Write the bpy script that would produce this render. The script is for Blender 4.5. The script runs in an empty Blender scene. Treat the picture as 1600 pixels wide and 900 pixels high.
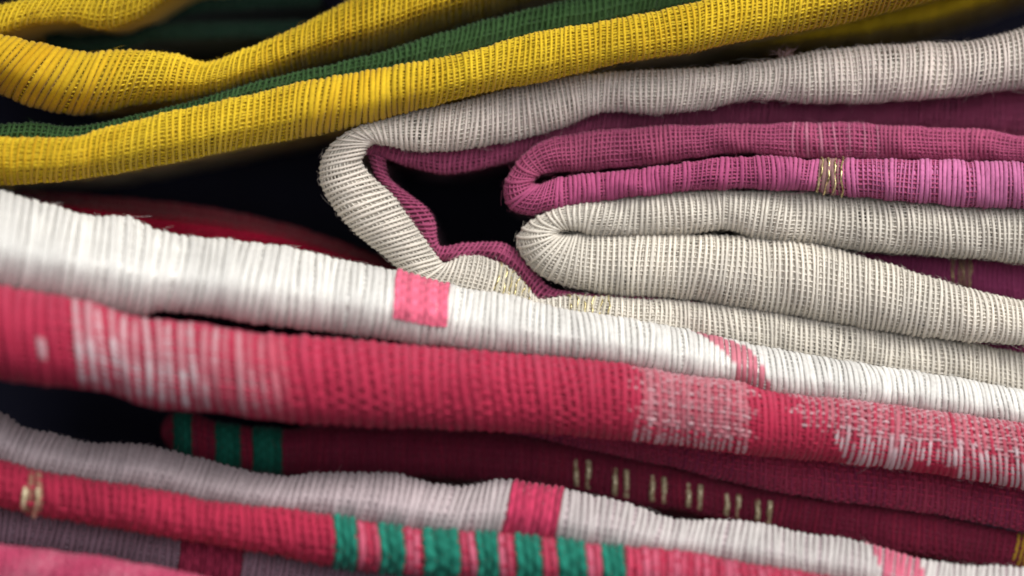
import bpy, math
import numpy as np

# ------------------------------------------------------------------ camera, world, lights
scene = bpy.context.scene
COL = scene.collection
rng = np.random.default_rng(7)

S = 0.00008          # metres per photo pixel in the focus plane
D0 = 0.40            # camera to focus plane

cam_d = bpy.data.cameras.new('camera')
cam = bpy.data.objects.new('camera', cam_d)
COL.objects.link(cam)
cam.location = (0, -D0, 0)
cam.rotation_euler = (math.radians(90), 0, 0)
cam_d.sensor_width = 36.0
cam_d.lens = 36.0 * D0 / (1600 * S)
cam_d.clip_start = 0.01
cam_d.clip_end = 20
cam_d.dof.use_dof = True
cam_d.dof.focus_distance = D0 - 0.0015
cam_d.dof.aperture_fstop = 7.0
scene.camera = cam

w = bpy.data.worlds.new('World')
scene.world = w
w.use_nodes = True
bg = w.node_tree.nodes['Background']
bg.inputs[0].default_value = (0.55, 0.62, 1.0, 1)
bg.inputs[1].default_value = 0.05


def area(name, loc, target, size, power, colour):
    d = bpy.data.lights.new(name, 'AREA')
    d.shape = 'RECTANGLE'
    d.size, d.size_y = size
    d.energy = power
    d.color = colour
    o = bpy.data.objects.new(name, d)
    COL.objects.link(o)
    o.location = loc
    from mathutils import Vector
    o.rotation_euler = (Vector(target) - Vector(loc)).to_track_quat('-Z', 'Y').to_euler()
    return o


area('window_light', (0.36, -0.44, 0.54), (0, 0, 0), (0.48, 0.40), 8.4, (1.0, 0.985, 0.96))
area('fill_light', (0.12, -0.85, 0.20), (0, 0, 0), (0.8, 0.6), 5.6, (0.97, 0.97, 1.0))  # unseen fill lamp added in front to lift the shadows

scene.view_settings.view_transform = 'Standard'
scene.view_settings.look = 'None'
scene.view_settings.exposure = 0.28
scene.view_settings.gamma = 1.0
scene.view_settings.use_curve_mapping = False
scene.cycles.filter_width = 1.75
scene.cycles.max_bounces = 8
scene.cycles.diffuse_bounces = 4
scene.cycles.transparent_max_bounces = 8


# ------------------------------------------------------------------ maths helpers
def pchip(xs, ys, x):
    """monotone cubic through the points, straight beyond the ends"""
    xs = np.asarray(xs, float); ys = np.asarray(ys, float)
    h = np.diff(xs); d = np.diff(ys) / h
    m = np.zeros_like(xs)
    m[0], m[-1] = d[0], d[-1]
    if len(xs) > 2:
        a, b = d[:-1], d[1:]
        w1 = 2 * h[1:] + h[:-1]; w2 = h[1:] + 2 * h[:-1]
        with np.errstate(divide='ignore', invalid='ignore'):
            hm = (w1 + w2) / (w1 / a + w2 / b)
        m[1:-1] = np.where(a * b > 0, hm, 0.35 * (a + b) * 0.5)
    x = np.asarray(x, float)
    k = np.clip(np.searchsorted(xs, x) - 1, 0, len(xs) - 2)
    t = (x - xs[k]) / h[k]
    tc = np.clip(t, 0, 1)
    h00 = 2*tc**3 - 3*tc**2 + 1; h10 = tc**3 - 2*tc**2 + tc
    h01 = -2*tc**3 + 3*tc**2; h11 = tc**3 - tc**2
    y = h00*ys[k] + h10*h[k]*m[k] + h01*ys[k+1] + h11*h[k]*m[k+1]
    y = y + np.where(t < 0, t*h[k]*m[0], 0) + np.where(t > 1, (t-1)*h[k]*m[-1], 0)
    return y


def catmull(p, n):
    """smooth curve through rows of p, n samples, chord length parameter"""
    p = np.asarray(p, float)
    mid = 0.5 * (p[:, :2] + p[:, 2:4])
    L = np.r_[0, np.cumsum(np.maximum(np.hypot(*np.diff(mid, axis=0).T), 4.0)
                           + 0.4*np.hypot(*np.diff(p[:, :2], axis=0).T))]
    x = np.linspace(0, L[-1], n)
    m = np.gradient(p, L, axis=0)
    k = np.clip(np.searchsorted(L, x) - 1, 0, len(L) - 2)
    h = (L[k+1] - L[k]); t = ((x - L[k]) / h)[:, None]; h = h[:, None]
    return ((2*t**3 - 3*t**2 + 1)*p[k] + (t**3 - 2*t**2 + t)*h*m[k]
            + (-2*t**3 + 3*t**2)*p[k+1] + (t**3 - t**2)*h*m[k+1])


def wob(x, scale, seed, octaves=3):
    """smooth one dimensional noise, about -1..1"""
    r = np.random.default_rng(seed)
    y = np.zeros_like(np.asarray(x, float))
    for o in range(octaves):
        f = 2*math.pi/(scale/(1.9**o))
        for _ in range(2):
            y = y + np.sin(x*f*r.uniform(.7, 1.3) + r.uniform(0, 6.3)) / (1.7**o) * 0.45
    return y


def mesh_obj(name, co, quads, mat, parent, uv=None, col=None, kind=None, label=None):
    me = bpy.data.meshes.new(name)
    co = np.ascontiguousarray(co.reshape(-1, 3), dtype=np.float32)
    quads = np.ascontiguousarray(quads.reshape(-1, 4), dtype=np.int32)
    me.vertices.add(len(co)); me.vertices.foreach_set('co', co.ravel())
    nq = len(quads)
    me.loops.add(nq*4); me.loops.foreach_set('vertex_index', quads.ravel())
    me.polygons.add(nq)
    me.polygons.foreach_set('loop_start', np.arange(0, nq*4, 4, dtype=np.int32))
    me.polygons.foreach_set('loop_total', np.full(nq, 4, dtype=np.int32))
    me.polygons.foreach_set('use_smooth', np.ones(nq, dtype=bool))
    me.update(calc_edges=True)
    if uv is not None:
        l = me.uv_layers.new(name='cloth')
        l.data.foreach_set('uv', np.ascontiguousarray(uv.reshape(-1, 2)[quads.ravel()], dtype=np.float32).ravel())
    if col is not None:
        a = me.attributes.new('dye', 'FLOAT_COLOR', 'POINT')
        c = np.ones((len(co), 4), np.float32); c[:, :3] = col.reshape(-1, 3)
        a.data.foreach_set('color', c.ravel())
    o = bpy.data.objects.new(name, me)
    COL.objects.link(o)
    me.materials.append(mat)
    if parent is not None:
        o.parent = parent
    if kind: o['kind'] = kind
    if label: o['label'] = label
    return o


def grid_quads(n, m, off=0):
    i, j = np.meshgrid(np.arange(n-1), np.arange(m-1), indexing='ij')
    a = i*m + j
    return np.stack([a, a+m, a+m+1, a+1], -1).reshape(-1, 4) + off


def tubes(cen, side, nor, ra, rb, k):
    """cen (n, m, 3): n tubes of m rings; elliptic section ra along side, rb along nor"""
    n, m = cen.shape[:2]
    ph = np.arange(k)*2*math.pi/k + 0.3
    v = (cen[:, :, None, :] + (ra[..., None]*np.cos(ph))[..., None]*side[:, :, None, :]
         + (rb[..., None]*np.sin(ph))[..., None]*nor[:, :, None, :])
    i = np.arange(n)[:, None, None]*m*k; j = np.arange(m-1)[None, :, None]*k
    q = np.arange(k)[None, None, :]; q2 = (q+1) % k
    b = i + j
    quads = np.stack([b+q, b+q2, b+k+q2, b+k+q], -1)
    return v, quads


# ------------------------------------------------------------------ materials
def cotton(name, rough=0.85, sheen=0.10, var=0.16, translucent=0.30, noise_scale=2600):
    m = bpy.data.materials.new(name)
    m.use_nodes = True
    nt = m.node_tree; N = nt.nodes; Lk = nt.links
    p = N['Principled BSDF']; out = N['Material Output']
    at = N.new('ShaderNodeAttribute'); at.attribute_name = 'dye'
    tc = N.new('ShaderNodeTexCoord')
    nz = N.new('ShaderNodeTexNoise'); nz.inputs['Scale'].default_value = noise_scale
    nz.inputs['Detail'].default_value = 3
    Lk.new(tc.outputs['Object'], nz.inputs['Vector'])
    mp = N.new('ShaderNodeMapRange')
    mp.inputs['From Min'].default_value = .25; mp.inputs['From Max'].default_value = .75
    mp.inputs['To Min'].default_value = 1-var; mp.inputs['To Max'].default_value = 1+var*0.5
    Lk.new(nz.outputs['Fac'], mp.inputs['Value'])
    n3 = N.new('ShaderNodeTexNoise'); n3.inputs['Scale'].default_value = 90; n3.inputs['Detail'].default_value = 4
    Lk.new(tc.outputs['Object'], n3.inputs['Vector'])
    mp3 = N.new('ShaderNodeMapRange')
    mp3.inputs['From Min'].default_value = .3; mp3.inputs['From Max'].default_value = .7
    mp3.inputs['To Min'].default_value = .84; mp3.inputs['To Max'].default_value = 1.06
    Lk.new(n3.outputs['Fac'], mp3.inputs['Value'])
    mm = N.new('ShaderNodeMath'); mm.operation = 'MULTIPLY'
    Lk.new(mp.outputs['Result'], mm.inputs[0]); Lk.new(mp3.outputs['Result'], mm.inputs[1])
    mx = N.new('ShaderNodeVectorMath'); mx.operation = 'SCALE'
    Lk.new(at.outputs['Color'], mx.inputs[0]); Lk.new(mm.outputs[0], mx.inputs['Scale'])
    Lk.new(mx.outputs['Vector'], p.inputs['Base Color'])
    p.inputs['Roughness'].default_value = rough
    p.inputs['Specular IOR Level'].default_value = 0.06
    p.inputs['Sheen Weight'].default_value = sheen
    p.inputs['Sheen Roughness'].default_value = 0.4
    tr = N.new('ShaderNodeBsdfTranslucent')
    Lk.new(mx.outputs['Vector'], tr.inputs['Color'])
    ms = N.new('ShaderNodeMixShader'); ms.inputs[0].default_value = translucent
    Lk.new(p.outputs[0], ms.inputs[1]); Lk.new(tr.outputs[0], ms.inputs[2])
    Lk.new(ms.outputs[0], out.inputs['Surface'])
    return m, nt, ms, out


M_THREAD = cotton('cotton_thread')[0]


def ply_material(thr=.58):
    """the second layer of gauze just under the outer threads: open between its own threads"""
    m, nt, ms, out = cotton('cotton_gauze', sheen=0.1)
    N = nt.nodes; Lk = nt.links
    uv = N.new('ShaderNodeUVMap'); uv.uv_map = 'cloth'
    sp = N.new('ShaderNodeSeparateXYZ'); Lk.new(uv.outputs[0], sp.inputs[0])

    def math_(op, a, b=None):
        n = N.new('ShaderNodeMath'); n.operation = op
        for k, x in enumerate((a, b)):
            if x is None: continue
            if isinstance(x, (int, float)): n.inputs[k].default_value = x
            else: Lk.new(x, n.inputs[k])
        return n.outputs[0]
    nz = N.new('ShaderNodeTexNoise'); nz.inputs['Scale'].default_value = 0.018; nz.inputs['Detail'].default_value = 3
    Lk.new(uv.outputs[0], nz.inputs['Vector'])
    nzo = nz.outputs['Fac']
    wx = math_('ADD', sp.outputs[0], math_('MULTIPLY', nzo, 9.0))
    wy = math_('ADD', sp.outputs[1], math_('MULTIPLY', nzo, 7.0))
    a = math_('ABSOLUTE', math_('SINE', math_('MULTIPLY', wx, math.pi/7.3)))
    b = math_('ABSOLUTE', math_('SINE', math_('MULTIPLY', wy, math.pi/6.1)))
    hole = math_('MULTIPLY', math_('GREATER_THAN', a, 0.45), math_('GREATER_THAN', b, 0.45))
    n2 = N.new('ShaderNodeTexNoise'); n2.inputs['Scale'].default_value = 0.011; n2.inputs['Detail'].default_value = 4
    Lk.new(uv.outputs[0], n2.inputs['Vector'])
    hole = math_('MULTIPLY', hole, math_('GREATER_THAN', n2.outputs['Fac'], thr))
    tp = N.new('ShaderNodeBsdfTransparent')
    mx = N.new('ShaderNodeMixShader')
    Lk.new(hole, mx.inputs[0]); Lk.new(ms.outputs[0], mx.inputs[1]); Lk.new(tp.outputs[0], mx.inputs[2])
    Lk.new(mx.outputs[0], out.inputs['Surface'])
    return m


M_PLY = ply_material()
M_OPEN = ply_material(.42)
M_DENSE = cotton('dense_cotton', sheen=0.1, var=0.22, translucent=0.05)[0]


def metal_thread():
    m = bpy.data.materials.new('gold_thread'); m.use_nodes = True
    nt = m.node_tree; N = nt.nodes; Lk = nt.links
    p = N['Principled BSDF']
    tc = N.new('ShaderNodeTexCoord'); nz = N.new('ShaderNodeTexNoise'); nz.inputs['Scale'].default_value = 2200
    Lk.new(tc.outputs['Object'], nz.inputs['Vector'])
    cr = N.new('ShaderNodeValToRGB')
    cr.color_ramp.elements[0].position = .35; cr.color_ramp.elements[0].color = (.20, .15, .05, 1)
    cr.color_ramp.elements[1].position = .6; cr.color_ramp.elements[1].color = (.82, .70, .36, 1)
    Lk.new(nz.outputs['Fac'], cr.inputs[0]); Lk.new(cr.outputs[0], p.inputs['Base Color'])
    p.inputs['Metallic'].default_value = .75; p.inputs['Roughness'].default_value = .3
    return m


M_GOLD = metal_thread()


M_ZARI = metal_thread()
M_ZARI.name = 'pale_gold_thread'
M_ZARI.node_tree.nodes['Principled BSDF'].inputs['Metallic'].default_value = .15
for _e, _c in zip([n for n in M_ZARI.node_tree.nodes if n.type == 'VALTORGB'][0].color_ramp.elements, ((.30, .22, .11, 1), (.66, .58, .37, 1))):
    _e.color = _c


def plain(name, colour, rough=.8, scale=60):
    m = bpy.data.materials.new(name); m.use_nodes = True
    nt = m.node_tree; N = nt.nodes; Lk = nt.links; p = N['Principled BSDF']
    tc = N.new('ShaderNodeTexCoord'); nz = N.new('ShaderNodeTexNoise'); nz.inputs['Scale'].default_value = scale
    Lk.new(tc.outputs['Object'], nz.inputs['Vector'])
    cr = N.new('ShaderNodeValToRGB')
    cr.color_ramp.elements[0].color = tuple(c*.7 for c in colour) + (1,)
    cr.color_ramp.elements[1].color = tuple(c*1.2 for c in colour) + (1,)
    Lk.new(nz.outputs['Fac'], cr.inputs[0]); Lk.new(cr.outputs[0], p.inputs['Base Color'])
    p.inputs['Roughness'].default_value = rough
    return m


# dye colours (linear)
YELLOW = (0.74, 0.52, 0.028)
GREEN = (0.046, 0.105, 0.034)
CREAM = (0.77, 0.715, 0.62)
MAGENTA = (0.42, 0.085, 0.18)
PLUM = (0.36, 0.06, 0.17)
WHITE = (0.82, 0.80, 0.75)
RED = (0.47, 0.032, 0.075)
ROSE = (0.62, 0.12, 0.19)
MAROON = (0.27, 0.028, 0.066)
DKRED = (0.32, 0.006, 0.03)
TEAL = (0.014, 0.145, 0.10)
MUSTARD = (0.62, 0.36, 0.05)
GREYW_SHADED = (0.52, 0.43, 0.44)  # greyish white with left-hand shade and pink bounce put in
MAUVE = (0.30, 0.20, 0.25)
PINK = (0.50, 0.065, 0.14)


def mixc(a, b, f):
    f = np.asarray(f)[..., None]
    return np.asarray(a)*(1-f) + np.asarray(b)*f


# ------------------------------------------------------------------ the fold surface
class Fold:
    """A doubled layer of cloth seen on its rounded edge. The edge runs along s; q = -1..1 goes
    round the edge from one side to the other, |q| > 1 runs back into the stack."""
    n = 1400

    def __init__(self, T, B, dz, bulge=1.0, lean=0.0, leanb=0.0, bow=0.0, back=0.055, sag=0.0, seed=1, pucker=1.0):
        m = .5*(T+B)
        arc = np.r_[0, np.cumsum(np.hypot(*np.diff(m, axis=0).T))]
        ax = T-B; hl = np.hypot(*ax.T); ax = ax/np.maximum(hl, 1e-6)[:, None]
        w1 = np.minimum(1, hl/40)*pucker
        T = T + ax*(w1*(1.0*wob(arc, 95, seed*7+1) + .5*wob(arc, 34, seed*7+2)))[:, None]
        B = B - ax*(w1*(1.0*wob(arc, 95, seed*7+3) + .5*wob(arc, 34, seed*7+4)))[:, None]
        self.sag = sag
        self.T, self.B = T, B
        m = .5*(T+B)
        self.s = np.r_[0, np.cumsum(np.hypot(*np.diff(m, axis=0).T))]
        # keep path length honest where one edge pinches
        dT = np.r_[0, np.cumsum(np.hypot(*np.diff(T, axis=0).T))]
        dB = np.r_[0, np.cumsum(np.hypot(*np.diff(B, axis=0).T))]
        self.s = np.maximum.accumulate(.5*self.s + .25*(dT+dB)) + np.arange(len(T))*1e-6
        self.u = m[:, 0]
        self.dz = dz
        H = np.hypot(*(T-B).T)*.5
        self.H = H
        self.bulge = np.asarray(bulge)*H*S*np.ones(len(T))
        self.lean = np.asarray(lean)*np.ones(len(T))*.001
        self.leanb = np.asarray(leanb)*np.ones(len(T))*.001
        self.bow = np.asarray(bow)*np.ones(len(T))
        tan = np.gradient(m, axis=0); tan /= np.maximum(np.hypot(*tan.T), 1e-6)[:, None]
        self.tan = tan
        self.back = back
        self.seed = seed
        self.L = self.s[-1]

    def at(self, s, q):
        s, q = np.broadcast_arrays(np.asarray(s, float), np.asarray(q, float))
        I = lambda a: np.interp(s, self.s, a)
        Tx, Ty, Bx, By = I(self.T[:, 0]), I(self.T[:, 1]), I(self.B[:, 0]), I(self.B[:, 1])
        th = np.clip(q, -1, 1)*math.pi/2
        c = np.sin(th)
        f = .5*(1+c)
        u = Tx + (Bx-Tx)*f; v = Ty + (By-Ty)*f
        bow = I(self.bow)*np.cos(th)
        u = u + I(self.tan[:, 0])*bow; v = v + I(self.tan[:, 1])*bow
        # shallow dents so that the surface is not a perfect roll
        dent = 0.00016*(np.sin(s*.021+self.seed)+np.sin(s*.047+q*2.1+self.seed*2.3)+.8*np.sin(s*.093+q*3+self.seed)+.45*np.sin(s*.17-q*4.2+self.seed*1.7))
        y = I(self.dz)*.001 + I(self.bulge)*(1-np.cos(th)) - I(self.lean)*c*(c < 0) + I(self.leanb)*c**2*(c > 0) + dent*np.cos(th)
        d = (D0+y)/D0
        X = (u-800)*S*d; Z = (450-v)*S*d
        e = np.maximum(np.abs(q)-1, 0)
        back = e*0.01
        # the two sheets draw together as they run back
        k = 1-np.exp(-back/.02)
        Mx = (.5*(Tx+Bx)-800)*S; Mz = (450-.5*(Ty+By))*S
        X = X + (Mx-X)*k*.5; Z = Z + (Mz-Z)*k*.5 - self.sag*.001*np.minimum(back/.03, 1.5)
        return np.stack([X, y+back, Z], -1)

    def frame(self, s, q):
        p = self.at(s, q)
        ds = self.at(s+.8, q) - self.at(s-.8, q)
        dq = self.at(s, q+.01) - self.at(s, q-.01)
        nrm = lambda a: a/np.maximum(np.linalg.norm(a, axis=-1, keepdims=True), 1e-12)
        a, b = nrm(ds), nrm(dq)
        n = nrm(np.cross(a, b))
        # outwards is towards the camera at the edge
        if np.mean(n[..., 1][np.abs(np.broadcast_to(q, n.shape[:-1])) < .6]) > 0: n = -n
        return p, a, b, n


def hfold(top, bot, dz, skew=0, u0=-160, u1=1760, **kw):
    u = np.linspace(u0, u1, Fold.n)
    if isinstance(skew, (list, tuple)): skew = pchip(*zip(*skew), u)
    skew = skew*np.ones_like(u)
    ut, ub = u+skew, u-skew
    T = np.stack([ut, pchip(*zip(*top), ut)], -1); B = np.stack([ub, pchip(*zip(*bot), ub)], -1)
    for k in ('lean', 'leanb', 'bulge', 'bow'):
        if isinstance(kw.get(k), list): kw[k] = np.interp(u, *zip(*kw[k]))
    return Fold(T, B, np.interp(u, *zip(*dz)) if isinstance(dz, list) else dz*np.ones_like(u), **kw)


def pfold(pairs, dz, **kw):
    c = catmull(pairs, Fold.n)
    if isinstance(kw.get('bow'), list): kw['bow'] = np.interp(np.linspace(0, 1, Fold.n), *zip(*kw['bow']))
    if isinstance(dz, list):
        x = np.linspace(0, 1, Fold.n); dz = np.interp(x, *zip(*dz))
    return Fold(c[:, :2], c[:, 2:4], dz*np.ones(Fold.n), **kw)


def warp_positions(F, pitch, seed):
    """pitch: number or [(u, pitch)...] -> positions s of the threads that cross the edge"""
    s = np.linspace(0, F.L, 4000)
    p = np.interp(np.interp(s, F.s, F.u), *zip(*pitch)) if isinstance(pitch, list) else np.full_like(s, pitch)
    p = p*(1 + .09*wob(s, 190, seed) + .03*wob(s, 60, seed+5))
    c = np.r_[0, np.cumsum(.5*(1/p[1:]+1/p[:-1])*np.diff(s))]
    n = int(c[-1])
    i = np.arange(n)+.5 + np.random.default_rng(seed).uniform(-.08, .08, n)
    return np.interp(i, c, s), np.interp(np.interp(i, c, s), s, p)


def cloth(name, parent, F, colour, pitch=8.5, weft=None, warp_r=.38, weft_r=.20, colf=None, wcolf=None,
          bands=(), label=None, q_end=1.35, dense=False, nq=22, fuzz=160, solid=False,
          relief=.65, thickf=None, ply=None, base_col=None, double=False, ampf=None):
    """one fold of gauze: the under layer (the part) with its threads and stripes as sub-parts.
    colf(u, i, q) / wcolf(u, k, q) give dye per warp / weft thread; bands: (name, u range at top, at bottom, q range, colour, material)"""
    seed = F.seed
    r = np.random.default_rng(seed*13+1)
    fuzz = int(fuzz*2.2)
    # ---- under layer
    ns = int(F.L/9)+2
    back_q = 1 + F.back/.01
    q = np.r_[-np.linspace(back_q, 1.3, 7), np.linspace(-1.15, 1.15, 19), np.linspace(1.3, back_q, 7)]
    s = np.linspace(0, F.L, ns)
    SS, QQ = np.meshgrid(s, q, indexing='ij')
    p, a, b, n = F.frame(SS, QQ)
    rad = (np.mean([x[1] for x in pitch]) if isinstance(pitch, list) else pitch)*S
    inset = rad*(.62 if double else .22)
    co = p - n*inset*np.clip(2.2-np.abs(QQ), 0, 1)[..., None]
    arc = np.interp(SS, F.s, F.H)*np.clip(QQ, -6, 6)*1.57
    us = np.interp(SS, F.s, F.u)
    base = np.ones(SS.shape+(3,))*np.asarray(colour)
    if wcolf is not None: base = np.asarray(wcolf(us, np.zeros_like(us), QQ))*np.ones(SS.shape+(1,))
    if base_col is not None: base = np.ones(SS.shape+(3,))*np.asarray(base_col)
    part = mesh_obj(name, co, grid_quads(ns, len(q)), ply or (M_DENSE if (dense or solid) else M_PLY), parent,
                    uv=np.stack([SS, arc], -1), col=base, label=label)
    # ---- threads across the edge
    sw, pw = warp_positions(F, pitch, seed)
    uw = np.interp(sw, F.s, F.u)
    qs = np.linspace(-q_end, q_end, nq)
    Tu = np.interp(sw, F.s, F.T[:, 0]); Bu = np.interp(sw, F.s, F.B[:, 0])
    inband = np.zeros(len(sw), bool)
    SSW = np.repeat(sw[:, None], nq, 1) + (np.outer(pw, np.ones(nq))*.13) * np.sin(qs*2.3+r.uniform(0, 6.3, (len(sw), 1)))*r.uniform(.2, 1, (len(sw), 1))
    SSW = SSW + pw[:, None]*np.minimum(.22, 2/pw[:, None])*(np.sin(sw[:, None]*.017+qs*1.7+seed)+.55*np.sin(sw[:, None]*.041-qs*2.0+seed*2)+.3*np.sin(sw[:, None]*.085+qs*2.6+seed*3))
    QW = np.repeat(qs[None], len(sw), 0)
    p, a, b, n = F.frame(SSW, QW)
    thick = r.normal(1, .09, (len(sw), 1)).clip(.75, 1.3) * (1+.06*np.sin(QW*9+r.uniform(0, 6.3, (len(sw), 1))))
    if thickf is not None: thick = thick*thickf(uw, np.arange(len(sw)))[:, None]
    ra = pw[:, None]*S*warp_r*thick
    UW = Tu[:, None] + (Bu-Tu)[:, None]*.5*(1+np.sin(np.clip(QW, -1, 1)*math.pi/2))
    ii = np.arange(len(sw))[:, None]*np.ones_like(QW)
    col = np.asarray(colf(UW, ii, QW)) if colf else np.ones(QW.shape+(3,))*np.asarray(colour)
    # stripes that lie across the whole fold are parts of their own
    for bd in bands:
        ut = np.asarray(bd['u']); ub = np.asarray(bd.get('ub', bd['u']))
        f = .5
        if bd.get('over'): continue
        inband |= (uw >= .5*(ut[0]+ub[0])) & (uw <= .5*(ut[1]+ub[1]))
    for bd in bands:
        if bd.get('ground') is None: continue
        if bd.get('s') is not None: g0, g1 = min(bd['s']), max(bd['s'])
        else: g0, g1 = np.interp(.5*(np.asarray(bd['u'])+np.asarray(bd.get('ub', bd['u']))), F.u, F.s)
        k = (sw > g0-3) & (sw < g1+3)
        col[k] = col[k]*.35 + np.asarray(bd['ground'])*.65
    keep = ~inband
    v, qd = tubes((p + n*(ra*.25)[..., None])[keep], a[keep], n[keep], ra[keep], ra[keep]*relief, 6)
    tint = r.uniform(.90, 1.06, (len(sw), 1, 1))
    mesh_obj('cross_threads', v, qd, M_THREAD, part, col=np.repeat((col*tint)[keep][:, :, None, :], 6, 2), kind='stuff')
    # ---- the second layer of the gauze, seen through the first
    if double:
        s2, p2 = warp_positions(F, [(a_, b_*1.07) for a_, b_ in pitch] if isinstance(pitch, list) else pitch*1.07, seed+77)
        S2 = np.repeat(s2[:, None], nq, 1) + p2[:, None]*.25*np.sin(qs*1.9+s2[:, None]*.03)
        Q2 = np.repeat(qs[None], len(s2), 0)
        p, a, b, n = F.frame(S2, Q2)
        r2 = p2[:, None]*S*warp_r*1.05*r.uniform(.85, 1.15, (len(s2), 1))*np.ones_like(Q2)
        u2 = np.interp(S2, F.s, F.u)
        c2 = np.asarray(colf(u2, np.arange(len(s2))[:, None]*1.07*np.ones_like(Q2), Q2)) if colf else np.ones(Q2.shape+(3,))*np.asarray(colour)
        v, qd = tubes(p - n*(p2*S*.40)[:, None, None], a, n, r2, r2*.6, 4)
        mesh_obj('under_threads', v, qd, M_THREAD, part, col=np.repeat(c2[:, :, None, :], 4, 2), kind='stuff')
    # ---- threads along the edge
    wp = weft or np.median(pw)*.85
    nk = max(5, int(np.median(F.H)*math.pi/wp))
    sk = np.sort(np.r_[sw, .5*(sw[1:]+sw[:-1])])
    qk = np.linspace(-1.2, 1.2, int(nk*1.2)) + r.uniform(-.2, .2, int(nk*1.2))*2/nk
    SK = np.repeat(sk[None], len(qk), 0)
    QK = qk[:, None] + .35/nk*np.array([wob(sk, 220, seed*31+j) for j in range(len(qk))])
    p, a, b, n = F.frame(SK, QK)
    par = np.cos(np.arange(len(sk))[None]*math.pi/2*1.0 + np.arange(len(qk))[:, None]*math.pi)
    rr = np.interp(SK, sw, pw)*S
    amp = (.22 if dense else .08)
    if ampf is not None: amp = ampf(np.interp(SK, F.s, F.u), QK)
    off = rr*(par*amp - (.0 if dense else .10))
    rw = rr*weft_r*r.uniform(.75, 1.25, (len(qk), 1))
    uk = np.interp(SK, F.s, F.u)
    col = np.asarray(wcolf(uk, np.arange(len(qk))[:, None]*np.ones_like(uk), QK))*np.ones(uk.shape+(1,)) if wcolf else np.ones(uk.shape+(3,))*np.asarray(colour)
    def dye_bands(c, uu, qq):
        for bd in bands:
            if bd.get('over') or bd.get('mat') is M_GOLD or bd.get('s') is not None: continue
            f = .5*(1+np.sin(np.clip(qq, -1, 1)*math.pi/2))
            ut, ub = np.asarray(bd['u'], float), np.asarray(bd.get('ub', bd['u']), float)
            x0, x1 = .5*(ut[0]+ub[0]), .5*(ut[1]+ub[1])
            q0, q1 = bd.get('q', (-9, 9))
            k = (uu > x0) & (uu < x1) & (qq > q0) & (qq < q1)
            c = np.where(k[..., None], np.asarray(bd['col']), c)
        return c
    col = dye_bands(col, uk, QK)
    v, qd = tubes(p + n*off[..., None], b, n, rw, rw*.9, 4)
    mesh_obj('long_threads', v, qd, M_THREAD, part, col=np.repeat((col*r.uniform(.9, 1.06, (len(qk), 1, 1)))[:, :, None, :], 4, 2), kind='stuff')
    # ---- stripes: a continuous ribbed strip each
    for bd in bands:
        ut = np.asarray(bd['u']); ub = np.asarray(bd.get('ub', bd['u']))
        um = .5*(ut+ub)
        order = np.argsort(F.u) if np.all(np.diff(F.u) < 0) else None
        sel = (uw >= um[0]) & (uw <= um[1])
        if bd.get('s') is not None:
            s0, s1 = bd['s']
        elif bd.get('over'):
            s0, s1 = np.interp(um, F.u, F.s)
        else:
            if not sel.any(): continue
            s0, s1 = sw[sel].min()-pw[sel].mean()*.5, sw[sel].max()+pw[sel].mean()*.5
        if bd.get('strands'):
            ns_ = bd['strands']; qq = np.linspace(*bd.get('q', (-1, 1)), 40)
            sx = np.linspace(s0, s1, ns_) if ns_ > 1 else np.array([.5*(s0+s1)])
            SB = sx[:, None] + bd.get('wob', 1)*np.median(pw)*(.22*np.sin(qq*4+np.arange(ns_)[:, None]*1.3) + .10*np.sin(qq*11+np.arange(ns_)[:, None]*2.1))
            QB = np.repeat(qq[None], ns_, 0)
            p, a, b, n = F.frame(SB, QB)
            hh = (bd.get('lift', .3) + .26*np.sin(qq*nk*.55+np.arange(ns_)[:, None]*2.4))*np.median(pw)*S
            rg = np.full(QB.shape, bd.get('r', .16)*np.median(pw)*S)
            v, qd = tubes(p + n*hh[..., None], a, n, rg, rg*.7, 5)
            mesh_obj(bd['name'], v, qd, bd['mat'], part, col=np.ones((ns_, 40, 5, 3)), kind='stuff', label=bd.get('label'))
            continue
        ribs = max(2, int(round((s1-s0)/np.median(pw)))) if bd.get('ribs') is None else bd['ribs']
        m = ribs*6+1
        qq = np.linspace(*bd.get('q', (-q_end, q_end)), 34)
        x = np.linspace(0, 1, m)
        SB, QB = np.meshgrid(s0+(s1-s0)*x, qq, indexing='ij')
        SB = SB + (.12*np.median(pw))*np.sin(QB*5+1)
        p, a, b, n = F.frame(SB, QB)
        ph = x[:, None]*ribs
        hh = np.abs(np.sin(math.pi*ph))**bd.get('pw', .55)
        cell = np.cos(math.pi*QB*nk/2.0 + math.pi*np.floor(ph))
        hgt = np.median(pw)*S*(bd.get('h', .5)*hh*(1+bd.get('cell', .06)*cell) + .05 + bd.get('lift', 0))
        bc = np.ones(SB.shape+(3,))*np.asarray(bd['col'])*(1+.16*np.sin(np.floor(ph)*2.3+seed)[..., None]*np.ones(SB.shape)[..., None])*(1+.16*cell[..., None]+.10*r.standard_normal(SB.shape)[..., None].clip(-1.5, 1.5))
        if bd.get('colf'): bc = bd['colf'](ph, QB, cell)
        hgt = np.where((np.arange(m)[:, None] == 0) | (np.arange(m)[:, None] == m-1), -.2*np.median(pw)*S, hgt)
        mesh_obj(bd['name'], p + n*hgt[..., None], grid_quads(m, len(qq)), bd.get('mat', M_DENSE), part, col=bc, label=bd.get('label'))
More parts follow.
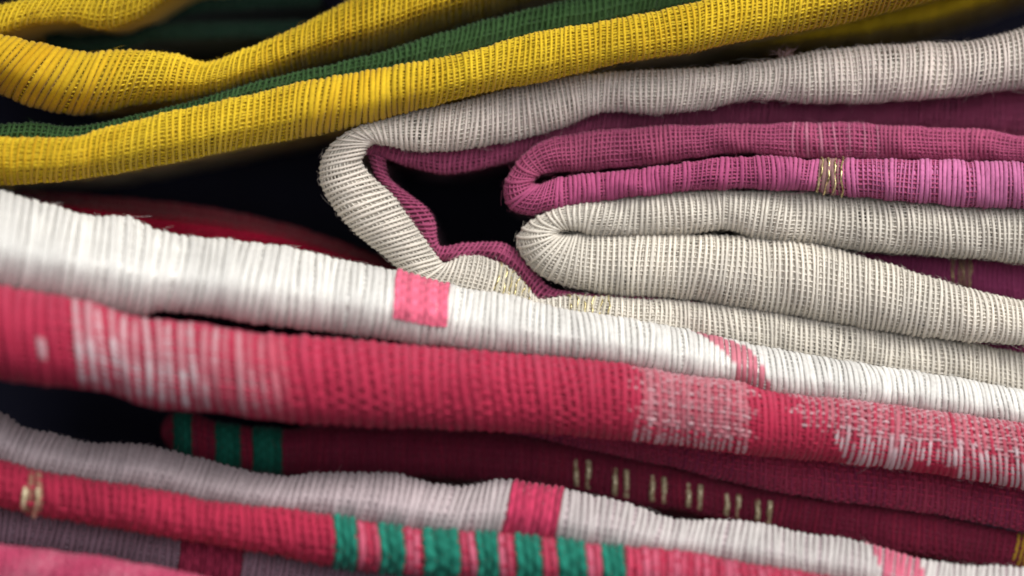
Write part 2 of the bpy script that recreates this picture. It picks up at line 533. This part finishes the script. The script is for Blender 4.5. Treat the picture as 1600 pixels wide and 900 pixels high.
    # ---- stray fibres
    if fuzz:
        s0 = r.uniform(0, F.L, fuzz); q0 = r.uniform(-1.02, 1.02, fuzz)
        p, a, b, n = F.frame(s0, q0)
        L = r.gamma(2.2, 2.6, fuzz).clip(2, 16)*S
        dr = a*r.normal(0, .8, (fuzz, 1)) + b*r.normal(0, .7, (fuzz, 1)) + n*r.uniform(.05, .6, (fuzz, 1))
        cu = a*r.normal(0, .5, (fuzz, 1)) + b*r.normal(0, .5, (fuzz, 1)) - n*.25
        t = np.linspace(0, 1, 5)
        cen = (p + n*rad*.4)[:, None] + L[:, None, None]*(dr[:, None]*t[None, :, None] + cu[:, None]*(t**2)[None, :, None])
        rf = np.full((fuzz, 5), S*.27)*np.linspace(1, .3, 5)
        v, qd = tubes(cen, np.repeat(a[:, None], 5, 1), np.repeat(n[:, None], 5, 1), rf, rf, 3)
        fc = np.ones((fuzz, 5, 3, 3))*np.asarray(colour)
        if colf: fc = np.repeat(np.repeat(np.asarray(colf(np.interp(s0, F.s, F.u), np.zeros(fuzz), q0))[:, None, None, :], 5, 1), 3, 2)
        mesh_obj('stray_fibres', v, qd, M_THREAD, part, col=fc, kind='stuff')
    return part


def saree(label, at, category='saree', name='folded_saree'):
    o = bpy.data.objects.new(name, None)
    COL.objects.link(o)
    o.empty_display_size = .01
    o['label'] = label; o['category'] = category; o['group'] = 'folded sarees stacked on one another'
    return o


# ------------------------------------------------------------------ shelf and added near-black boards that keep the gaps of the stack dark
def slab(name, lo, hi, mat):
    x0, y0, z0 = lo; x1, y1, z1 = hi
    co = np.array([(x, y, z) for x in (x0, x1) for y in (y0, y1) for z in (z0, z1)], float)
    qd = np.array([(0, 1, 3, 2), (4, 6, 7, 5), (0, 4, 5, 1), (2, 3, 7, 6), (0, 2, 6, 4), (1, 5, 7, 3)])
    o = mesh_obj(name, co, qd, mat, None, kind='structure')
    o.data.polygons.foreach_set('use_smooth', np.zeros(6, bool))
    return o


GAP_SHADE = plain('gap_shade', (.012, .012, .030), .95)  # shade of the gaps put into a near-black blue colour
slab('dark_backing', (-.17, .072, -.062), (.17, .080, .056), GAP_SHADE)  # dark sheet standing in for the unlit depth behind the folds
slab('shelf', (-.17, -.05, -.062), (.17, .072, -.054), GAP_SHADE)
slab('top_blocker', (-.17, -.003, .048), (.17, .072, .056), GAP_SHADE)  # unseen board added to block light from above
slab('side_blocker', (-.170, -.003, -.054), (-.162, .072, .048), GAP_SHADE)  # unseen side boards added to keep light out of the gaps
slab('side_blocker', (.162, -.003, -.054), (.170, .072, .048), GAP_SHADE)

# ------------------------------------------------------------------ A: yellow saree with green layers, on top
A = saree('bright yellow gauze saree with dark green inner layers, lying on top of the stack', None)
A1 = hfold([(-60, 218), (0, 214), (95, 216), (189, 194), (280, 172), (405, 145), (466, 130), (530, 120), (608, 106), (733, 81), (834, 52), (935, 35), (1065, 9), (1200, -25), (1400, -75), (1660, -130)],
           [(-60, 300), (0, 290), (101, 282), (236, 260), (371, 232), (530, 202), (631, 176), (766, 142), (868, 123), (969, 98), (1065, 84), (1161, 64), (1296, 40), (1400, 15), (1660, -50)],
           [(0, -11), (400, -7), (800, -5), (1600, -4)], leanb=[(0, 4), (500, 4), (700, 2), (1000, 0), (1250, 1), (1450, 7), (1600, 8)], skew=[(0, 2), (600, 3), (1000, 0), (1600, 14)], bow=[(0, -5), (700, 2), (1200, 7), (1600, 12)], seed=11)
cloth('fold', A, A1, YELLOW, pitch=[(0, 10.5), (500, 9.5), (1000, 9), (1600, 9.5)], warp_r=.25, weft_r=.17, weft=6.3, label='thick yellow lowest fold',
      colf=lambda u, i, q: mixc(YELLOW, (.60, .345, .014), np.clip(.30+.22*np.sin(u*.013+1)+.16*np.sin(u*.05+q*3)+.10*np.sin(i*2.9)+.3*np.clip((350-u)/350, 0, 1), 0, 1)), relief=.55, double=True,  # deeper gold towards the left: light falloff put into the dye
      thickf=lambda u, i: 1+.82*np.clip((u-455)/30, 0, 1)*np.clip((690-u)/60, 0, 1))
A1b = hfold([(1000, 70), (1200, 35), (1400, 0), (1660, -60)], [(1000, 95), (1200, 88), (1330, 78), (1418, 64), (1499, 40), (1600, 2), (1660, -22)],
            [(1000, 26), (1600, 22)], leanb=30, u0=1040, skew=10, seed=12)
cloth('underside', A, A1b, YELLOW, pitch=9, fuzz=30, label='shaded under side of the yellow fold', solid=True)
A2 = hfold([(-60, 193), (0, 194), (51, 192), (118, 198), (203, 182), (304, 157), (405, 127), (530, 98), (598, 81), (682, 54), (766, 30), (868, 5), (1000, -25), (1100, -45)],
           [(-60, 226), (0, 224), (118, 226), (203, 202), (304, 180), (405, 152), (530, 128), (608, 114), (733, 90), (834, 62), (935, 44), (1065, 18), (1100, 12)],
           [(0, 2), (500, 5), (1100, 8)], u1=1100, skew=4, bow=3, seed=13)
cloth('inner_layer', A, A2, GREEN, pitch=9, warp_r=.25, weft_r=.17, weft=6.3, double=True, label='dark green fold above the lowest yellow fold')
A3 = hfold([(-60, 42), (0, 56), (68, 71), (135, 84), (203, 79), (270, 84), (324, 97), (371, 81), (439, 54), (507, 20), (540, 3), (700, -60), (900, -110)],
           [(-60, 118), (0, 142), (51, 165), (135, 178), (203, 165), (287, 154), (371, 135), (473, 105), (530, 91), (598, 78), (665, 54), (766, 24), (824, 0), (900, -30)],
           [(0, -4), (300, 2), (500, 4), (900, 6)], u1=900, leanb=[(0, 3), (350, 3), (500, 9), (700, 15), (900, 15)], skew=[(-60, 32), (120, 26), (280, 8), (400, 2), (900, 2)], bow=[(0, 0), (300, -5), (500, -3), (900, 4)], seed=14)
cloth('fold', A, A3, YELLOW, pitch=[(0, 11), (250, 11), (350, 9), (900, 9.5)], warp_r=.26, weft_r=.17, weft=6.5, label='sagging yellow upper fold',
      colf=lambda u, i, q: mixc(YELLOW, (.60, .345, .014), np.clip(.30+.22*np.sin(u*.013+1)+.16*np.sin(u*.05+q*3)+.10*np.sin(i*2.9)+.3*np.clip((350-u)/350, 0, 1), 0, 1)), relief=.55, double=True,  # same leftward light falloff put into the dye
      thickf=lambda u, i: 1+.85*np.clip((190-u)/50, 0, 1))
A4 = hfold([(60, 66), (150, 66), (190, 60), (240, 40), (300, 36), (473, 33), (620, 20)], [(60, 80), (150, 82), (190, 76), (250, 62), (320, 60), (470, 56), (620, 45)],
           [(60, 22), (620, 26)], u0=70, u1=600, seed=15)
cloth('inner_layer', A, A4, (.022, .055, .035), pitch=9, fuzz=30, label='green inner layer with deep shade in its dye')  # green darkened: shade of the recess put into the dye
A4b = hfold([(60, 50), (120, 56), (190, 50), (235, 22), (300, 2), (520, -12)], [(60, 60), (120, 68), (190, 64), (245, 38), (310, 20), (520, 8)],
            [(60, 26), (520, 30)], u0=70, u1=500, seed=16)
cloth('inner_layer', A, A4b, (.022, .055, .035), pitch=9, fuzz=30, label='green inner layer with deep shade in its dye')  # same recess shade in the dye
A5 = hfold([(-60, 20), (-20, 12), (50, -2), (150, -22), (280, -60), (330, -75)], [(-60, 56), (0, 50), (51, 35), (101, 33), (162, 44), (203, 34), (257, 0), (330, -45)],
           [(0, 4), (300, 8)], u1=320, skew=10, bow=-5, seed=17)
cloth('fold', A, A5, YELLOW, pitch=9.5, warp_r=.25, weft_r=.16, weft=6.3, double=True, label='topmost yellow fold')

# ------------------------------------------------------------------ B: cream saree with magenta layers
B = saree('cream gauze saree with magenta inner layers, bent in an open loop', None)
B1 = pfold([(1670, 36, 1670, 132), (1600, 44, 1600, 138), (1533, 62, 1530, 146), (1431, 68, 1428, 156), (1330, 74, 1330, 161), (1265, 82, 1263, 161), (1200, 95, 1190, 155),
            (1104, 106, 1100, 170), (1010, 110, 1010, 178), (945, 114, 942, 174), (890, 120, 895, 193), (800, 137, 805, 219), (720, 159, 712, 234), (650, 172, 650, 235), (598, 186, 606, 227),
            (555, 200, 585, 222), (522, 222, 578, 225), (503, 247, 571, 236), (499, 272, 566, 254), (508, 300, 583, 278), (528, 334, 612, 304), (555, 362, 634, 335), (585, 388, 655, 362), (615, 412, 676, 392),
            (645, 436, 692, 413), (674, 452, 704, 409), (702, 462, 725, 400), (732, 472, 752, 401), (765, 480, 783, 412), (795, 488, 808, 431), (818, 496, 826, 452), (845, 507, 840, 466),
            (887, 512, 889, 462), (950, 522, 955, 465), (1060, 535, 1062, 470), (1195, 556, 1197, 487), (1296, 575, 1298, 504), (1431, 596, 1433, 524), (1533, 610, 1535, 540), (1600, 630, 1602, 553), (1670, 640, 1672, 564)],
           [(0, 4), (.33, 2), (.47, -2), (.6, 0), (1, 2)], bow=[(0, -9), (.12, -9), (.28, -2), (.4, 0), (.7, 2), (1, 7)], seed=21)
def sgold(F, u, lo):  # path positions of a stripe on the lower arm
    k = np.where(F.s > F.L*lo)[0]
    return tuple(np.interp(u, F.u[k], F.s[k]))
p_b1 = cloth('fold', B, B1, CREAM, pitch=[(500, 8.6), (900, 8.2), (1600, 8.2)], warp_r=.285, weft_r=.145, weft=6.0, double=True, fuzz=1200, label='long cream outer fold bent round the loop', colf=lambda u, i, q: mixc(CREAM, (.75, .64, .585), np.clip((165-i)/60, 0, 1)*.75),  # upper arm tan: shade and bounce under the yellow fold put into the dye
      bands=[dict(name='gold_stripe', u=(0, -1), over=True, s=sgold(B1, c, .62), strands=6, mat=M_GOLD, lift=.14, r=.17, q=(-1, 1), ground=(.55, .50, .36)) for c in ((770, 822), (888, 948))])
B2 = hfold([(560, 222), (598, 222), (648, 230), (699, 230), (800, 214), (902, 186), (942, 170), (1060, 170), (1190, 150), (1263, 156), (1364, 156), (1499, 144), (1660, 130)],
           [(560, 240), (600, 246), (631, 258), (699, 271), (766, 260), (817, 247), (900, 222), (1000, 208), (1060, 204), (1263, 200), (1398, 202), (1533, 210), (1660, 225)],
           [(560, 3), (800, 6), (1100, 13), (1600, 15)], u0=572, skew=3, seed=22)
cloth('lining', B, B2, MAGENTA, pitch=7.8, warp_r=.28, weft_r=.2, weft=6, double=True, ply=M_OPEN, fuzz=60, label='magenta layer lining the upper arm of the loop')
B2b = pfold([(574, 236, 600, 246), (584, 268, 608, 278), (600, 294, 636, 302), (624, 325, 664, 324), (646, 352, 679, 347), (664, 378, 682, 372), (682, 404, 690, 385), (700, 408, 717, 382), (735, 404, 760, 379),
             (775, 408, 793, 382), (800, 424, 812, 397), (822, 448, 836, 426), (838, 466, 856, 447), (890, 470, 890, 456), (1000, 474, 1000, 464), (1100, 484, 1100, 474)],
            3.5, seed=23)
cloth('lining', B, B2b, MAGENTA, pitch=7.6, warp_r=.28, weft_r=.2, weft=6, double=True, ply=M_OPEN, fuzz=25, label='magenta layer lining the lower arm of the loop')
B3 = pfold([(1670, 224, 1670, 254), (1600, 214, 1600, 252), (1560, 206, 1560, 251), (1499, 201, 1499, 250), (1415, 198, 1415, 248), (1330, 192, 1330, 247), (1263, 192, 1270, 247), (1195, 194, 1195, 240),
            (1130, 195, 1130, 239), (1070, 196, 1070, 249), (1003, 199, 1003, 258), (940, 204, 940, 264), (890, 210, 895, 268), (851, 220, 866, 268), (817, 243, 846, 272), (797, 268, 838, 277), (787, 292, 834, 283),
            (788, 312, 834, 288), (802, 328, 840, 290), (826, 335, 851, 286), (856, 331, 868, 280), (902, 319, 905, 274), (969, 309, 969, 269), (1070, 298, 1070, 255), (1144, 294, 1144, 246), (1195, 295, 1195, 245),
            (1263, 297, 1272, 250), (1330, 306, 1330, 249), (1431, 315, 1431, 250), (1533, 323, 1533, 253), (1600, 324, 1600, 255), (1670, 324, 1670, 257)],
           [(0, 4), (.45, 3), (.55, 1), (.75, -1.5), (1, -2)], bow=1, seed=24)
g3 = sgold(B3, (1281, 1315), .6)
def b3col(u, i, q):
    low = np.clip((i-118)/10., 0, 1)
    c = mixc((.40, .085, .165), (.47, .095, .22), low)
    c = mixc(c, (.64, .20, .40), low*np.clip((u-1180)/250, 0, 1)*.9)  # highlight at the right end of the lower arm put into the dye
    return mixc(c, (.56, .26, .34), ((u > 1230) & (u < 1380) & (i < 118) & (np.mod(i, 3) < 1))*.5)
cloth('fold', B, B3, MAGENTA, pitch=7.2, weft_r=.24, warp_r=.27, weft=5.6, fuzz=700, relief=.5, double=True, thickf=lambda u, i: np.where(i > 118, np.where(np.mod(i+2*np.sin(i*.7), 7.3) < 4.2, 1.75, .85), 1+.25*np.sin(i*.37)), label='magenta fold with a gold stripe', colf=b3col,
      bands=[dict(name='gold_stripe', u=(0, -1), s=g3, over=True, strands=4, r=.24, lift=.42, mat=M_GOLD, q=(-.95, .95), ground=(.22, .21, .11))])
B4 = pfold([(1670, 332, 1670, 418), (1600, 325, 1600, 411), (1533, 324, 1533, 404), (1465, 318, 1465, 399), (1347, 307, 1347, 391), (1263, 300, 1263, 379), (1200, 298, 1185, 373), (1150, 298, 1144, 360),
            (1070, 299, 1070, 365), (1003, 305, 1003, 367), (940, 312, 930, 367), (902, 318, 902, 360), (868, 326, 886, 359), (838, 339, 877, 360), (817, 356, 873, 362), (808, 373, 872, 364), (812, 392, 874, 366),
            (828, 416, 881, 367), (854, 436, 893, 367), (902, 450, 916, 367), (950, 460, 955, 368), (1003, 463, 1010, 367), (1070, 467, 1080, 367), (1161, 482, 1170, 371), (1263, 497, 1270, 381), (1364, 514, 1370, 408),
            (1465, 528, 1468, 438), (1533, 534, 1533, 457), (1600, 538, 1600, 470), (1670, 545, 1670, 478)],
           [(0, 0), (.45, 1), (.6, 0), (1, -2)], bow=[(0, -8), (.2, -8), (.42, 0), (.58, 1), (.7, 5), (1, 8)], seed=25)
p_b4 = cloth('fold', B, B4, CREAM, pitch=8.6, warp_r=.285, weft_r=.145, weft=6.0, double=True, fuzz=1200, label='cream fold with a rounded nose beside the loop')
B5 = hfold([(1330, 396), (1465, 402), (1600, 412), (1660, 418)], [(1330, 404), (1381, 420), (1465, 442), (1600, 474), (1660, 484)], [(1330, 12), (1600, 11)], u0=1330, seed=26)
cloth('inner_layer', B, B5, PLUM, pitch=8, weft_r=.3, fuzz=20, label='dark magenta layer inside the cream fold', solid=True,
      bands=[dict(name='gold_stripe', u=(1488, 1516), strands=3, mat=M_GOLD, over=True, r=.14, ground=(.36, .29, .17))])
B6 = hfold([(1440, 526), (1533, 536), (1660, 542)], [(1440, 545), (1533, 560), (1660, 575)], 6, u0=1450, seed=27)
cloth('inner_layer', B, B6, PLUM, pitch=8, weft_r=.3, fuzz=0, label='dark magenta layer under the cream fold', solid=True)

# ------------------------------------------------------------------ C: white saree with red checks and red border
C = saree('white saree with rose bands and a thick red and white speckled edge', None)
C0 = hfold([(-60, 300), (17, 300), (169, 309), (304, 323), (439, 350), (540, 383), (620, 416), (720, 452)], [(-60, 340), (51, 330), (135, 350), (236, 370), (338, 384), (439, 397), (540, 420), (620, 436), (720, 470)],
           [(0, 13), (700, 15)], u1=700, lean=[(0, 12), (700, 6)], seed=31)
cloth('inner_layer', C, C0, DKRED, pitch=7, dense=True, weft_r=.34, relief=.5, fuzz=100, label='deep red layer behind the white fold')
C1 = hfold([(-60, 290), (0, 301), (51, 315), (101, 328), (135, 339), (196, 340), (236, 357), (287, 371), (338, 375), (439, 387), (540, 409), (608, 423), (699, 447), (817, 467), (868, 482), (969, 497), (1060, 514), (1185, 541), (1296, 561), (1431, 582), (1516, 595), (1600, 612), (1660, 622)],
           [(-60, 446), (0, 456), (101, 470), (159, 484), (220, 494), (250, 484), (304, 488), (405, 504), (540, 520), (631, 533), (766, 549), (902, 561), (969, 570), (1060, 588), (1161, 602), (1195, 616), (1330, 630), (1465, 648), (1600, 668), (1660, 677)],
           [(0, -26), (350, -20), (700, -13), (1200, -7), (1600, -4)], skew=[(0, 12), (500, 8), (1000, 0), (1600, -3)], lean=[(0, 9), (600, 3), (1600, 1)], bow=[(0, 3), (600, 0), (1200, 7), (1600, 9)], seed=32)
def c1col(u, i, q):
    a = np.zeros_like(u)
    d = np.interp(q, [-1.4, -1, -.5, 0, .5, 1.4], [1068, 1078, 1112, 1142, 1150, 1150])
    wd = np.interp(q, [-1.4, -1, -.5, 0, .5, 1.4], [26, 34, 58, 50, 46, 44])
    a = np.where((u > d) & (u < d+wd), .85, a)
    a = np.maximum(a, np.clip((q-.80)/.15, 0, 1)*.5*((u > 1000) & (u < 1140)))
    return mixc(WHITE, ROSE, a)
p_c1 = cloth('fold', C, C1, WHITE, pitch=[(0, 13.5), (300, 13), (600, 11), (1000, 9), (1600, 8.4)], warp_r=.49, relief=.34, weft_r=.2, fuzz=1200, label='white front fold', colf=c1col, solid=True,
      bands=[dict(name='rose_block', u=(612, 698), ub=(612, 698), q=(-1.2, .22), col=ROSE, over=True, lift=.27, h=.34, label='rose red woven block')])
C2 = hfold([(-60, 441), (0, 451), (68, 462), (135, 474), (220, 500), (304, 508), (405, 525), (530, 534), (665, 546), (800, 556), (902, 564), (969, 571), (1060, 587), (1161, 600), (1195, 613), (1330, 627), (1465, 645), (1600, 664), (1660, 674)],
           [(-60, 574), (0, 588), (101, 600), (162, 606), (209, 623), (243, 633), (338, 640), (439, 653), (540, 659), (699, 666), (817, 671), (902, 677), (1000, 687), (1060, 694), (1161, 707), (1263, 716), (1364, 727), (1465, 739), (1516, 748), (1600, 762), (1660, 773)],
           [(0, -30), (400, -25), (800, -18), (1200, -12), (1600, -9)], skew=[(0, -4), (500, -7), (1000, -2), (1300, 4), (1600, -6)], bow=[(0, -4), (700, -4), (1100, 6), (1600, 8)], seed=33)
IV = (.70, .58, .60)
def c2col(u, i, q):
    q = q + .07*np.sin(i*4.3)
    odd = (np.mod(i, 2) == 0)
    n = np.sin(i*2.7)*.12
    w = np.zeros_like(u)
    zone = (u > 112) & (u < 478)
    fade = 1-np.clip((u-290)/190, 0, 1)
    w = np.where(zone & (q > .0+n) & (q < .62+n), (.90+.1*np.sin(i*1.9))*fade*np.where((u < 330) | (np.sin(i*5.3) > -.2), 1, .4), w)
    w = np.where(zone & (q >= .62+n), .30*fade, w)
    w = np.where(zone & (q <= .0+n) & (q > -.85), (.52+.14*np.sin(i*3.1))*fade, w)
    w = np.where((u > 66) & (u < 82) & (q > .05) & (q < .35), .55, w)
    z2 = (u > 992) & (u < 1168)
    w = np.where(z2 & (q > -1), .2+.1*np.sin(i*2.2), w)
    w = np.where(z2 & (q > .40+n) & (q < .85), .6, w)
    z3 = u > 1292+np.clip(q, -1, 1)*30
    w = np.where(z3 & (q <= .05+n) & (q > -1), .12+.1*np.sin(i*2.2), w)
    w = np.where(z3 & (q > .05+n) & (q < .95), (.74+.14*np.sin(i*1.3))*(1-((u > 1425) & (u < 1492) & (q > .45))), w)
    r1 = mixc(RED, ROSE, np.clip((.1-q)*.8, 0, 1)*.55)
    return np.where((w > 0)[..., None], mixc(RED, IV, w), r1)
def c2weft(u, k, q):
    u = u + 16*np.sin(k*5.1)
    w = ((u > 120) & (u < 430))*.05 + ((u > 992) & (u < 1168))*.72*(q < .4) + (u > 1235)*.80*(q < .05)
    w = np.clip(w, 0, 1)*(.80+.20*np.sin(u*.21+k*3.7))*(.72+.25*np.sin(k*2.1))
    return mixc(RED, IV, w)
cloth('border', C, C2, RED, pitch=[(0, 19), (300, 18.5), (600, 17), (950, 12), (1100, 9.5), (1600, 9.5)], warp_r=.40, weft_r=.27, relief=.62, dense=True, colf=c2col, wcolf=c2weft, base_col=RED, weft=7.5, thickf=lambda u, i: np.where((u > 112) & (u < 430), .80, np.where((u > 992) & (u < 1168) | (u > 1290), .88, 1.0)),
      ampf=lambda u, q: np.where((u > 1300) & (q > .05), -.05, .22-.20*np.clip((470-u)/60, 0, 1)), fuzz=900, nq=40, label='red border fold with white speckles')

# ------------------------------------------------------------------ D: maroon saree with green stripes
Dm = saree('dark maroon saree with green end stripes and small gold stripes, below the speckled edge', None)
D1 = hfold([(780, 664), (902, 670), (1000, 680), (1060, 688), (1161, 700), (1263, 710), (1364, 720), (1465, 732), (1516, 742), (1600, 756), (1660, 766)],
           [(780, 672), (834, 681), (935, 704), (1060, 730), (1161, 755), (1263, 775), (1364, 788), (1465, 802), (1567, 822), (1600, 829), (1660, 840)],
           [(800, 8), (1600, 4)], u0=790, bow=4, seed=41)
cloth('fold', Dm, D1, (.46, .05, .115), pitch=9, dense=True, warp_r=.34, weft_r=.30, relief=.8, label='upper maroon fold', colf=lambda u, i, q: mixc((.42, .058, .118), (.30, .04, .11), .4+.25*np.sin(i*2.3)+.3*np.sin(i*.23)))
D2 = hfold([(250, 676), (254, 668), (260, 656), (272, 648), (300, 648), (340, 662), (400, 670), (440, 672), (530, 664), (699, 674), (800, 680), (868, 693), (969, 714), (1060, 735), (1161, 760), (1263, 780), (1364, 793), (1465, 808), (1600, 835), (1660, 848)],
           [(250, 676), (254, 680), (260, 690), (272, 704), (314, 721), (371, 729), (439, 740), (540, 742), (648, 742), (733, 748), (817, 753), (902, 766), (969, 783), (1060, 795), (1161, 816), (1263, 833), (1347, 847), (1431, 864), (1533, 881), (1600, 888), (1660, 894)],
           [(255, 17), (290, 13), (800, 13), (1600, 8)], u0=252, sag=5, skew=[(250, 0), (700, 0), (1600, 4)], seed=42)
dk = dict(mat=M_DENSE)
gs = [dict(name='green_stripe', u=a, ub=b_, col=TEAL, ribs=4) for a, b_ in (((276, 307), (266, 300)), ((336, 376), (336, 374)), ((400, 442), (396, 438)))]
gd = [dict(name='gold_stripe', u=(c, c+18), ub=(c, c+18), strands=2, mat=M_ZARI, over=True, wob=.25, lift=.26, r=.50, q=(-.28, .52)) for c in (901, 961, 1020, 1076, 1136, 1184)]
cloth('fold', Dm, D2, MAROON, pitch=9.5, dense=True, warp_r=.34, weft_r=.30, relief=.8, label='lower maroon fold with the stripes', colf=lambda u, i, q: mixc(mixc(MAROON, RED, np.maximum((u < 440)*.8, .12+.14*np.sin(i*1.9)+.12*np.sin(i*.31))), MUSTARD, (u > 1583)*1.0),
      bands=gs+gd)

# ------------------------------------------------------------------ E: greyish white saree with red band and striped edge
E = saree('greyish white saree with one red band and a red edge striped in green', None)
E1 = hfold([(-60, 628), (0, 646), (34, 667), (84, 680), (152, 694), (220, 695), (270, 707), (338, 724), (405, 741), (446, 746), (490, 741), (540, 740), (614, 741), (655, 751), (699, 761), (733, 760), (783, 751), (817, 755), (885, 767), (969, 785), (1020, 802), (1060, 814), (1128, 814), (1195, 821), (1263, 836), (1323, 843), (1364, 853), (1431, 873), (1499, 884), (1600, 888), (1660, 892)],
           [(-60, 712), (0, 728), (51, 744), (135, 759), (236, 774), (338, 795), (439, 806), (530, 820), (631, 836), (766, 846), (868, 854), (935, 864), (1060, 874), (1161, 892), (1263, 908), (1400, 935), (1600, 970), (1660, 980)],
           [(0, -15), (800, -16), (1600, -18)], sag=6, skew=[(0, 14), (800, 10), (1200, 4), (1600, 0)], lean=3, seed=51)
def e1col(u, i, q):
    d = np.interp(q, [-1.4, -1, 0, 1], [1340, 1350, 1375, 1390]); wd = np.interp(q, [-1.4, -1, 0, 1], [80, 80, 70, 60])
    return mixc(mixc(GREYW_SHADED, (.68, .64, .61), np.clip((u-600)/500, 0, 1)), (.72, .12, .22), ((u > d) & (u < d+wd))*.9)  # greyer towards the left: shade of the overhang put into the dye
cloth('fold', E, E1, GREYW_SHADED, pitch=[(0, 10.5), (800, 10.5), (1600, 9.5)], warp_r=.40, relief=.6, weft_r=.22, fuzz=500, colf=e1col, label='greyish white fold, left end shaded in its dye', solid=True,
      bands=[dict(name='red_band', u=(800, 880), ub=(780, 866), col=(.40, .035, .085))])
E2 = hfold([(-60, 708), (0, 722), (51, 738), (135, 753), (236, 768), (338, 789), (439, 799), (530, 812), (631, 829), (766, 837), (868, 846), (935, 856), (1060, 864), (1161, 884), (1263, 899), (1400, 925), (1660, 975)],
           [(-60, 774), (0, 790), (68, 803), (135, 814), (236, 831), (338, 848), (439, 865), (530, 884), (631, 895), (733, 904), (900, 920), (1100, 940), (1300, 965), (1660, 1030)],
           [(0, -19), (800, -20), (1600, -22)], skew=[(0, 2), (600, -1), (1600, -2)], bow=3, seed=52)
es = [dict(name='green_stripe', u=x, ub=x, col=TEAL, ribs=3, cell=.35) for x in ((514, 556), (586, 629), (661, 714), (744, 778), (805, 845), (869, 911), (938, 977))]
eg = [dict(name='gold_stripe', u=(38, 56), strands=2, mat=M_ZARI, over=True, wob=.3, r=.34, lift=.34, q=(-.1, .9), ground=(.36, .29, .17))]
cloth('border', E, E2, RED, pitch=[(0, 13), (1600, 12)], dense=True, warp_r=.42, weft_r=.34, weft=10, fuzz=200, label='red edge fold with green stripes',
      colf=lambda u, i, q: mixc(RED, (.74, .22, .32), ((u > 540)*1.0)*(.35+.25*np.sin(i*1.7))), bands=es+eg)

# ------------------------------------------------------------------ F, G: the lowest two in view
F_ = saree('dull mauve cloth with a maroon patch, under the red edge striped in green', None, 'cloth', 'folded_cloth')
F1 = hfold([(-60, 768), (0, 783), (101, 802), (236, 824), (338, 842), (439, 858), (530, 877), (700, 900), (1000, 930)], [(-60, 846), (0, 858), (101, 870), (203, 886), (304, 912), (439, 930), (700, 970), (1000, 1010)],
           [(0, -10), (900, -12)], sag=5, u1=950, skew=6, seed=61)
cloth('fold', F_, F1, MAUVE, pitch=11, relief=.6, weft_r=.26, fuzz=60, solid=True, bands=[dict(name='maroon_patch', u=(289, 382), ub=(280, 372), col=MAROON)])
G_ = saree('soft rose pink cloth, lowest in the stack, under the dull mauve cloth', None, 'cloth', 'folded_cloth')
G1 = hfold([(-60, 846), (0, 854), (101, 866), (203, 881), (304, 902), (500, 950)], [(-60, 930), (0, 940), (203, 965), (304, 985), (500, 1030)], [(0, -25), (500, -25)], u1=480, skew=4, seed=62)
cloth('fold', G_, G1, PINK, pitch=11, dense=True, relief=.6, warp_r=.42, weft_r=.34, fuzz=60, colf=lambda u, i, q: mixc(PINK, (.62, .24, .31), .22+.22*np.sin(u*.05+q*4)))

def hairs(name, parent, F, u, q, n, length, colour, seed, mat=M_THREAD, rad=.00002):
    """long loose fibres standing off an edge"""
    r = np.random.default_rng(seed)
    s0 = np.interp(r.uniform(u[0], u[1], n), F.u[::1] if F.u[-1] > F.u[0] else F.u[::-1], F.s if F.u[-1] > F.u[0] else F.s[::-1])
    q0 = r.uniform(*q, n)
    p, a, b, nn = F.frame(s0, q0)
    t = np.linspace(0, 1, 12)[None, :, None]
    L = r.uniform(*length, n)[:, None, None]*S
    up = nn*r.uniform(.4, 1, (n, 1)) + np.array([0, 0, 1.])*r.uniform(.2, .8, (n, 1)) + a*r.normal(0, .5, (n, 1))
    w1 = r.uniform(3, 7, (n, 1, 1)); w2 = r.uniform(0, 6.3, (n, 1, 1))
    cen = p[:, None] + L*(up[:, None]*t*(1-.45*t) + a[:, None]*r.normal(0, .7, (n, 1, 1))*t**2 + .16*a[:, None]*np.sin(w1*t+w2)*t + .12*b[:, None]*np.cos(w1*t+w2)*t)
    rf = np.full((n, 12), rad)*np.linspace(1, .5, 12)
    v, qd = tubes(cen, np.repeat(a[:, None], 12, 1), np.repeat(nn[:, None], 12, 1), rf, rf, 3)
    mesh_obj(name, v, qd, mat, parent, col=np.ones((n, 12, 3, 3))*np.asarray(colour), kind='stuff')


hairs('loose_hairs', p_c1, C1, (150, 700), (-1.05, -.85), 26, (18, 48), (.8, .72, .72), 5)
hairs('loose_hairs', p_b1, Fold(B1.T[:500], B1.B[:500], B1.dz[:500], seed=21), (1216, 1236), (-1.0, -.85), 26, (8, 22), (.72, .45, .42), 6, rad=.00003)
hairs('loose_hairs', p_b4, Fold(B4.T[:500], B4.B[:500], B4.dz[:500], seed=25), (1000, 1600), (.85, 1.0), 12, (10, 24), CREAM, 8)

print('tris', sum(len(o.data.polygons)*2 for o in bpy.data.objects if o.type == 'MESH'), file=__import__('sys').stderr)
